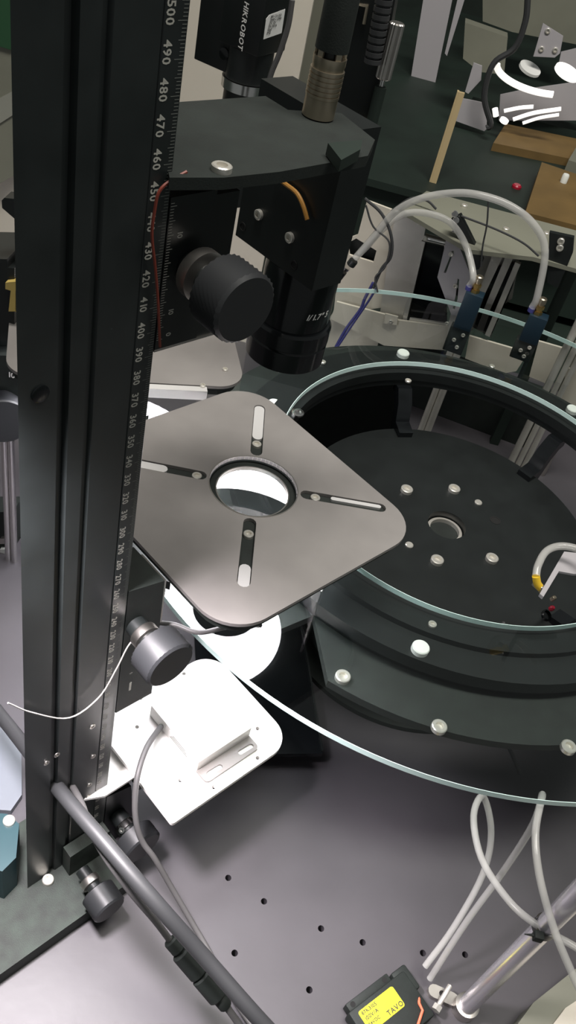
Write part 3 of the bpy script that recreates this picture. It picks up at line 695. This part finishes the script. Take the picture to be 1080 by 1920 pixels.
bm = bm_(); lathe(bm, q_(650, 500, 40), d, [(4.2, 0), (4.2, 3), (3, 3.4)], 18); part('chrome_ring', bm, STEEL, t, 'chrome ring')
bm = bm_(); lathe(bm, q_(643, 508, 40), d, [(4.4, 0), (4.4, 8)], 18); part('body', bm, BLACK, t)
t = thing('steel_link', 'black steel link arm with two cap screws above the hexagonal bracket', 'arm', q_(868, 430, 20))
part('arm', up([(845,412),(862,404),(905,490),(898,505),(884,508)], 8, 22), BLACK, t)
for x, y in ((853,402),(855,414)): 
    bm = bm_(); lathe(bm, q_(x, y, 25), NF + ZU*.5, [(3, 0), (3, 3), (2.4, 3.5)], 16); part('cap_screw', bm, STEEL, t)
t = thing('rear_beam', 'grey-green flat top beam behind the air nozzles', 'beam', gnd(960, 420, -40))
zb_ = q_(930, 430, -30).z
bm = bm_(); hpoly(bm, [(752,392),(800,358),(1110,440),(1110,512),(1000,482),(880,468)], zb_, 4); part('top_plate', bm, GREYGRN, t)
for x, y in ((870,388),(948,432),(1024,440)): screw(t, at(x, y, zb_), 3.2, 2.6)
for x, y in ((800,385),(1090,470)):
    q = at(x, y, zb_); bm = bm_(); box(bm, (q.x, q.y, (zb_-4)/2), (10, 10, zb_-4)); part('leg', bm, GREENBLK, t)
t = thing('black_end_plate', 'black upright plate with two steel screws at the right end of the rear beam', 'plate', q_(1045, 540, -6))
part('plate', up([(1030,436),(1076,446),(1074,474),(1046,540),(1026,530)], 6, -2), BLACK, t)
for x, y in ((1052,452),(1050,464)): screw(t, q_(x, y, -1.9), 3.2, 2.4, NF)
for n, (pts, lab) in enumerate((([(832,735),(817,780)], 'second'), ([(819,720),(803,768)], 'first'), ([(995,790),(970,838)], 'third'))):
    pass
rods = [((812,745), 3.4, 'first'), ((826,745), 3.8, 'second'), ((990,800), 3.8, 'third'), ((1006,800), 3.0, 'fourth'), ((1020,800), 3.0, 'last')]
names = ['upright steel guide rod behind the hub, leftmost of the five', 'upright steel guide rod just right of the leftmost one', 'bright upright steel guide rod, leftmost of the right three', 'thin upright guide rod, middle of the right three', 'thin upright guide rod, last on the right']
for (px, r, _), lab in zip(rods, names):
    q = q_(px[0], px[1], 6); top = 172 if px[0] < 900 else 225
    bm = bm_(); cyl(bm, (q.x, q.y, 0), (q.x, q.y, top), r, seg=20)
    solo('guide_rod', bm, SATIN, lab, 'rod', (q.x, q.y, 0), 'guide rods behind the disc')
t = thing('right_cream_panel', 'cream upright panels behind the disc at the right edge', 'panel', gnd(1040, 700, -20))
part('sheet', up([(1010,640),(1062,655),(1030,722),(992,706)], 3, -16), BEIGE, t)
part('sheet', up([(1078,640),(1110,640),(1110,770),(1040,730)], 3, -12), GREYGRN, t)
part('sheet', up([(1062,690),(1110,700),(1110,800),(1050,760)], 3, -8), BEIGE, t)
legs(t, [(1095,740)], -22, 3)
# wires at the station
def wires(name, P, r, m, label): return solo(name, tube(bm_(), P, r, 8), m, label, 'cable', P[0])
wires('black_cable', hq([(684,372),(715,400),(733,440),(733,480),(715,505),(700,540)], 46), 1.5, CABLE, 'black cable dropping past the cream housing')
wires('black_cable', hq([(686,385),(700,425),(730,455),(722,500),(704,520),(708,548)], 48), .9, CABLE, 'thin black cable tangled beside the cream housing')
wires('black_cable', hq([(735,395),(770,372),(800,376),(818,392)], -20), 1.2, CABLE, 'short black cable curling at the top of the cream housing')
wires('black_cable', hq([(916,372),(913,420),(905,462),(902,500)], 30), .8, CABLE, 'thin black cable hanging between the two arched hoses')
wires('black_cable', hq([(865,405),(930,430),(980,455),(1010,480)], 20), 1.0, CABLE, 'thin black cable under the long arched hose')
wires('blue_cable', hq([(700,530),(684,560),(676,580),(650,615),(630,650),(618,672)], 34), 1.6, BLUE, 'blue cable running down to the lens')
wires('blue_cable', hq([(706,540),(690,566),(660,610),(640,640),(632,652)], 37), 1.1, BLUE, 'second thinner blue cable beside the blue one')

# ------------------------------------------------------------------ second camera behind
YA = 560.0; PA = Vector((0, YA, 0)); NA = Vector((0, -1, 0))
ca = onp(457, 185, PA, NA)
n1, n2 = dirv(-114), dirv(-24)
t = thing('machine_camera', 'black machine camera with a white maker name, hanging upper centre beside the column', 'camera', ca)
zb1 = onp(455, 82, PA, NA).z
Mk = frame((ca.x, ca.y, 0), n2, n1*-1)
bm = bm_(); box(bm, (0, 0, zb1 + 45), (29, 29, 90), Mk, 1.0); part('body', bm, BLACK, t)
bm = bm_(); lathe(bm, (ca.x, ca.y, zb1 - 18), ZU, [(14, 0), (14, 17.9)], 40); part('mount_ring', bm, BLACK, t)
bm = bm_(); lathe(bm, (ca.x, ca.y, zb1 - 23.9), ZU, [(15.2, 0), (15.2, 5.6)], 40); part('silver_ring', bm, STEEL, t, 'silver ring')
bm = bm_(); lathe(bm, (ca.x, ca.y, zb1 - 95), ZU, [(13, 0), (13, 70.9)], 40); part('lens_tube', bm, BLACK, t)
fr_ = Vector((ca.x, ca.y, 0)) + n1*14.65; 
q = onp(463, 3, fr_, n1); bm = bm_(); text(bm, 'HIKROBOT', frame(q - n2*1.5, -ZU, n2), 4.6, .15); part('maker_name', bm, MARKB, t, 'white maker name')
sd = Vector((ca.x, ca.y, 0)) + n2*14.65
part('label', vpoly(bm_(), [(505,28),(535,17),(528,62),(494,74),(499,36)], sd, n2, .15), LABELW, t, 'white printed label')
bm = bm_()
for k in range(6):
    x0, y0 = 508 - k*1.6, 34 + k*6.2
    M = frame(onp(x0, y0, sd + n2*.35, n2), n2.cross(ZU)*-1, ZU)
    text(bm, ['MV-CA 050', '2448 x 2048', 'DC 12V', 'SN 00516', 'GigE', 'IP40'][k], M, 2.0)
part('label_print', bm, INK, t)
wires('camera_cable', [onp(x, y, PA + Vector((0, -22, 0)), NA) for x, y in ((548,0),(540,50),(524,100),(508,140),(497,186))], 1.6, CABLEG, 'grey cable running down the right side of the machine camera')
t = thing('dark_mount_bar', 'black square bar hanging left of the machine camera', 'bar', onp(385, 125, PA, NA))
q = onp(385, 120, PA, NA); Mb = frame((q.x, q.y, 0), dirv(-24), dirv(66)); z0 = q.z
bm = bm_(); box(bm, (4, 8, z0 + 60), (26, 16, 120), Mb, .6); part('bar', bm, BLACK, t)
bm = bm_(); lathe(bm, Mb @ Vector((13, -.1, z0 + 10)), dirv(-114), [(3.4, 0), (3.4, .8), (2.6, 1)], 20); part('plug', bm, BLACKG, t)

# ------------------------------------------------------------------ dark fittings right of the plug
PC = Vector((0, 470, 0))
t = thing('dark_driver_box', 'tall black box with a thin golden edge right of the cable plug', 'box', onp(672, 200, PC, NA))
part('case', vpoly(bm_(), [(662,-5),(742,-5),(700,232),(612,215),(630,130)], PC, NA, 30), BLACK, t)
bm = bm_(); P = [onp(x, y, PC + NA*1, NA) for x, y in ((682,45),(688,12),(668,8),(655,50),(640,112),(628,190))]; tube(bm, P, .9, 6, 0); part('gold_edge', bm, NICKEL, t, 'thin golden edge')
bm = bm_(); box(bm, (0, 0, 0), (10, 4, 3), Matrix.Translation(onp(680, 230, PC + NA*2, NA)), .6); part('clip', bm, NICKEL, t)
t = thing('ribbed_cable', 'black cable with ribs beside the knurled silver thumb screw', 'cable', onp(700, 110, PC + NA*8, NA))
bm = bm_(); a, b = onp(722, -10, PC + NA*9, NA), onp(698, 118, PC + NA*9, NA); prof = []
for k in range(14): prof += [(4.2, k*3.2), (4.2, k*3.2+2), (3.2, k*3.2+2.2), (3.2, k*3.2+3)]
lathe(bm, b, a - b, prof, 20); part('sleeve', bm, CABLE, t)
t = thing('thumb_screw', 'long knurled silver thumb screw upper centre, right of the ribbed cable', 'screw', onp(716, 158, PC + NA*6, NA))
a, b = onp(718, 148, PC + NA*6, NA), onp(745, 42, PC + NA*6, NA)
bm = bm_(); L = (b-a).length; seg = 36
lathe(bm, a, b - a, [(3.3, 0), (3.9, .6), (3.9, L-.6), (3.3, L)], seg)
for i, v in enumerate(bm.verts):
    if (i % seg) % 2: 
        d = v.co - a; ax_ = (b-a).normalized(); r_ = d - ax_*d.dot(ax_); v.co -= r_*.10
part('head', bm, STEELM, t)
bm = bm_(); cyl(bm, a - (b-a).normalized()*3.5, a, 1.3); part('tip', bm, STEEL, t)
bm = bm_(); cyl(bm, a - (b-a).normalized()*26, a - (b-a).normalized()*3.6, 3.0); part('sleeve', bm, GREENBLK, t)
solo('orange_reflection', tube(bm_(), [onp(x, y, Vector((Fc.x, Fc.y, 0)) - E1*2.2, -E1) for x, y in ((512,328),(535,345),(556,362),(568,385),(576,412))], 1.0, 8), ORANGE, 'orange pane reflection in front of the black optics block, built as a strand', 'wire')  # orange reflection in the pane, given a strand of its own
solo('red_reflection', tube(bm_(), [onp(x, y, R0 + E2*2, E2) for x, y in ((350,322),(318,340),(298,360),(290,395),(285,440),(291,500),(296,560),(300,650))], .55, 6), RED, 'thin dull red pane reflection along the column ruler, built as a strand', 'wire')  # reddish reflection in the pane, modelled as a thin strand

# ------------------------------------------------------------------ far background, right
t = thing('far_bench', 'dark green bench far behind the rotary table', 'bench', (260, 1700, 0))
bm = bm_(); box(bm, (420, 1740, 57), (1500, 1100, 114)); part('bench_body', bm, GREENBLK, t)
bm = bm_(); box(bm, (420, 1740, 119), (1520, 1120, 9.8)); part('bench_top', bm, GREENBLK, t)
ZF = 124.0
def far(px, py, z=ZF): return at(px, py, z)
def stand(px, py, h, r, name, m, label, cat, lean=None):
    q = far(px, py); bm = bm_(); cyl(bm, q, q + ZU*h, r, seg=16); return solo(name, bm, m, label, cat, q)
q = far(813, 342); zt_ = onp(862, 172, q, NA).z
bm = bm_(); box(bm, (0, 0, (q.z+zt_)/2), (7.5, 5, zt_-q.z), Matrix.Translation((q.x, q.y, 0))); box(bm, (-5, 2, (q.z+zt_)/2), (2.5, 8, zt_-q.z), Matrix.Translation((q.x, q.y, 0)))
solo('tan_post', bm, TANPOST, 'narrow tan upright post on the far bench', 'post', q)
def farbox(pxs, h, name, m, label, cat, z=ZF):
    bm = hpoly(bm_(), pxs, z + h, h - .05); return solo(name, bm, m, label, cat)
farbox([(985,398),(1016,304),(1110,336),(1110,430)], 24, 'brown_box', BROWN, 'brown cardboard box at the right edge behind the rear beam', 'box')
farbox([(925,268),(948,232),(1110,266),(1110,306)], 12, 'brown_board', BROWN, 'flat brown board under the bright far ring lamps', 'board')
farbox([(1066,300),(1085,268),(1125,280),(1125,320)], 30, 'grey_box', GREYGRN, 'small grey-green box on the far right behind the brown box', 'box')
q = far(1056, 340, 190); solo('white_peg', lathe(bm_(), far(1056, 342, 148.1), ZU, [(5, 0), (5, 10), (4, 12)], 16), WHITEP, 'small white peg on the brown cardboard box', 'knob')
q = far(968, 352); solo('red_button', lathe(bm_(), q, ZU, [(7, 0), (7, 3), (5, 5)], 16), REDLED, 'small red button left of the brown cardboard box', 'button')
YF = 1500.0; PF = Vector((0, YF, 0))
def fup(pxs, th, off=0.0): return vpoly(bm_(), pxs, PF, NA, th, (), off)
def fq(x, y, off=0.0): return onp(x, y, PF + NA*off, NA)
t = thing('far_lamp_station', 'bright ring lamp station far behind, at the upper right', 'lamp', far(990, 240))
part('base_sheet', fup([(868,185),(915,195),(912,242),(908,246),(852,226)], 4, 20), LAV, t)
part('back_sheet', fup([(938,178),(985,168),(1110,150),(1110,226),(935,226)], 4, -60), LAV, t)
part('upper_sheet', fup([(1052,98),(1110,84),(1110,150),(1046,128)], 4, -70), LAV, t)
part('curved_sheet', fup([(888,118),(904,124),(902,150),(878,176),(872,172)], 4, 24), LAV, t)
part('holed_sheet', fup([(1018,44),(1056,68),(1050,100),(1040,108),(1000,106)], 4, 30), LAV, t)
for x, y in ((1027,58),(1015,92),(1041,94)): screw(t, fq(x, y, 30), 4, 2, NA)
def arc(cx, cy, rx, ry, a0, a1, tilt, r, name, m, off=10, lab=None):
    P = []
    for k in range(15):
        a = rad(a0 + (a1-a0)*k/14); x, y = rx*math.cos(a), ry*math.sin(a)
        P.append(fq(cx + x*math.cos(tilt) - y*math.sin(tilt), cy + x*math.sin(tilt) + y*math.cos(tilt), off))
    part(name, tube(bm_(), P, r, 8, 2), m, t, lab)
arc(1018, 138, 88, 36, 72, 180, .22, 5, 'ring_lamp', LAMP2, 30, 'glowing ring lamp')
for pts, rr in (([(962,224),(1000,212),(1052,204)], 3.2), ([(980,231),(1012,221),(1048,215)], 2.6), ([(928,203),(930,218)], 4.5), ([(945,208),(975,202),(1000,200)], 3)):
    part('lower_glare_bar', tube(bm_(), [fq(x, y, 26) for x, y in pts], rr, 8), LAMP2, t, 'lower white glare as a glowing bar')  # white glare below the ring lamp, modelled as glowing bars
for x, y, rx, mm_ in ((992,131,22,LABELW), (1062,138,26,LAMP2), (944,228,9,LAMP2)):
    q = fq(x, y, 20); bm = bm_(); lathe(bm, q, (NA + ZU*4 + Vector((.8,0,0))), [(rx*.8, 0), (rx*.8, 4)], 28); part('lamp_glare_disc', bm, mm_, t)  # the last disc is a blob of glare given its own glow
q = fq(985, 235, -30)
bm = bm_(); box(bm, (q.x + 30, q.y + 60, (124.2 + q.z)/2), (240, 40, max(q.z - 124.2, 2))); part('stand', bm, GREENBLK, t)
def fstand(pxs, name, m, label, cat, off=0.0, th=20): 
    return solo(name, fup(pxs, th, off), m, label, cat)
fstand([(795,-10),(850,-10),(806,205),(764,186)], 'grey_profile', LAV, 'tall pale grey aluminium profile, upper right of the thumb screw', 'profile', -200)
fstand([(860,-10),(874,-10),(838,105),(834,100)], 'grey_profile', LAV, 'thin grey profile just right of the tall pale grey one', 'profile', -190, 10)
fstand([(872,42),(952,70),(945,140),(900,135),(868,110)], 'green_cover', GREYGRN, 'dull green cover hanging above the far ring lamps', 'cover', -20, 30)
fstand([(905,-10),(1090,-10),(1090,85),(960,60),(905,40)], 'green_cabinet', GREYGRN, 'dull green cabinet front at the upper right corner', 'cabinet', -320, 60)
solo('dark_cable', tube(bm_(), [fq(x, y, 45) for x, y in ((990,-10),(985,40),(965,90),(925,120),(908,180),(920,232),(912,240))], 4.5, 8), CABLE, 'dark cable hanging in front of the far ring lamps', 'cable')
t = thing('grey_column', 'pale grey-green pillar behind the machine camera, left of the cable plug', 'pillar', (at(575, 200, 0).x*.45, 1000, 0))
PG = Vector((0, 1000, 0))
part('pillar', vpoly(bm_(), [(543,-20),(640,-20),(590,215),(500,215)], PG, NA, 40), GREYGRN, t)
part('face_strip', vpoly(bm_(), [(560,-20),(585,-20),(545,215),(512,215)], PG, NA, 6, (), 6.2), LAV, t)

# ------------------------------------------------------------------ left edge
PL = Vector((0, 470, 0))
lq = lambda x, y, off=0.0: onp(x, y, PL + NA*off, NA)
lup = lambda pxs, th, off=0.0: vpoly(bm_(), pxs, PL, NA, th, (), off)
PW = Vector((0, 890, 0))
t = thing('round_cover', 'grey-green translucent-looking cover sheet with a rounded lower corner, upper left', 'cover', onp(20, 200, PW, NA))
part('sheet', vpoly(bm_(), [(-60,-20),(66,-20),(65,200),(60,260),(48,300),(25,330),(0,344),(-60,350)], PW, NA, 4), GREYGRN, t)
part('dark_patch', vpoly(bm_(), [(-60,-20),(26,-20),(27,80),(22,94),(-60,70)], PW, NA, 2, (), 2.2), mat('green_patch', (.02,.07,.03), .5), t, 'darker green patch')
part('pane_reflection_band', vpoly(bm_(), [(-60,215),(64,150),(64,190),(-60,270)], PW, NA, 1, (), 1.2), mat('pane_reflection_band', (.28,.28,.24), .5), t, 'paler diagonal band, a painted pane reflection')  # reflection in the door pane, painted onto the cover as a paler band
t = thing('clamp_lever', 'black tapered clamp lever sticking out left of the column', 'lever', lq(30, 392))
part('lever', lup([(8,371),(60,376),(58,408),(34,416),(4,390),(3,376)], 10), BLACK, t)
bm = bm_(); cyl(bm, lq(56, 392) + Vector((0, 5, 0)), lq(84, 396) + Vector((0, 5, 0)), 3); part('pivot', bm, BLACK, t)
t = thing('gear_stage', 'black adjusting stage with a yellow toothed rack at the left edge', 'stage', lq(20, 640))
part('stage_body', lup([(-60,484),(13,486),(15,502),(27,503),(27,640),(-60,640)], 40), BLACK, t)
bm = lup([(10,530),(31,528),(30,540),(31,575),(30,584),(16,584),(20,545),(10,542)], 6, 4); part('rack', bm, YELM, t, 'yellow toothed rack')
for k in range(9):
    bm = lup([(29,545+k*4.6),(33,546+k*4.6),(33,547.6+k*4.6),(29,548.5+k*4.6)], 6, 4); part('tooth', bm, YELM, t)
part('scale_plate', lup([(-60,664),(36,668),(34,725),(-60,725)], 12, 3), BLACKM, t)
bm = bm_()
for s, y in (('0', 679), ('10', 706)): text(bm, s, frame(lq(14, y, 3.3), (1, 0, 0), ZU), 6)
part('scale_marks', bm, MARKB, t, 'white scale numbers')
part('lower_body', lup([(-60,640),(40,640),(38,760),(-60,760)], 30, -10), BLACKM, t)
bm = bm_(); lathe(bm, lq(8, 790, 4), NA + Vector((.5, 0, .1)), [(17, -14), (18, -13), (18, 0), (17, 1)], 48); part('round_knob', bm, KNURL, t)
for px, lab in ((8, 'left one of two upright chrome rods below the left edge knob'), (21, 'right one of two upright chrome rods below the left edge knob')):
    a, b = lq(px, 822, -8), lq(px - 8, 950, -8); bm = bm_(); cyl(bm, (a.x, a.y, 0), a, 2.6); solo('chrome_rod', bm, STEEL, lab, 'rod', (a.x, a.y, 0), 'chrome rods at the left edge')
t = thing('terminal_strip', 'dark terminal strip with pale pins at the left edge', 'terminal', lq(8, 1280))
part('strip', lup([(-40,960),(24,960),(14,1300),(-40,1300)], 20, -16), BLACKM, t)
for k in range(14):
    bm = lup([(0,1010+k*20),(12,1010+k*20),(12,1020+k*20),(0,1020+k*20)], 3, -12.9); part('pin', bm, LABELW if k % 3 else STEELM, t)
t = thing('teal_motor', 'teal plastic part with a steel screw at the left edge by the column foot', 'motor', at(10, 1600, 30))
bm = bm_(); hpoly(bm, [(-60,1520),(14,1526),(36,1545),(30,1608),(4,1634),(-60,1610)], 52, 52); part('body', bm, TEAL, t)
screw(t, at(17, 1541, 52), 3.6, 2.4)
solo('lit_table_patch', hpoly(bm_(), [(-80,1325),(12,1345),(40,1400),(41,1490),(20,1520),(-80,1512)], 6, 5.9), mat('lit_table_blue', (.15, .165, .19), .5), 'pale blue-grey patch of lit table left of the column, lower left edge', 'sheet')  # brightly lit table, put into the colour of a thin sheet
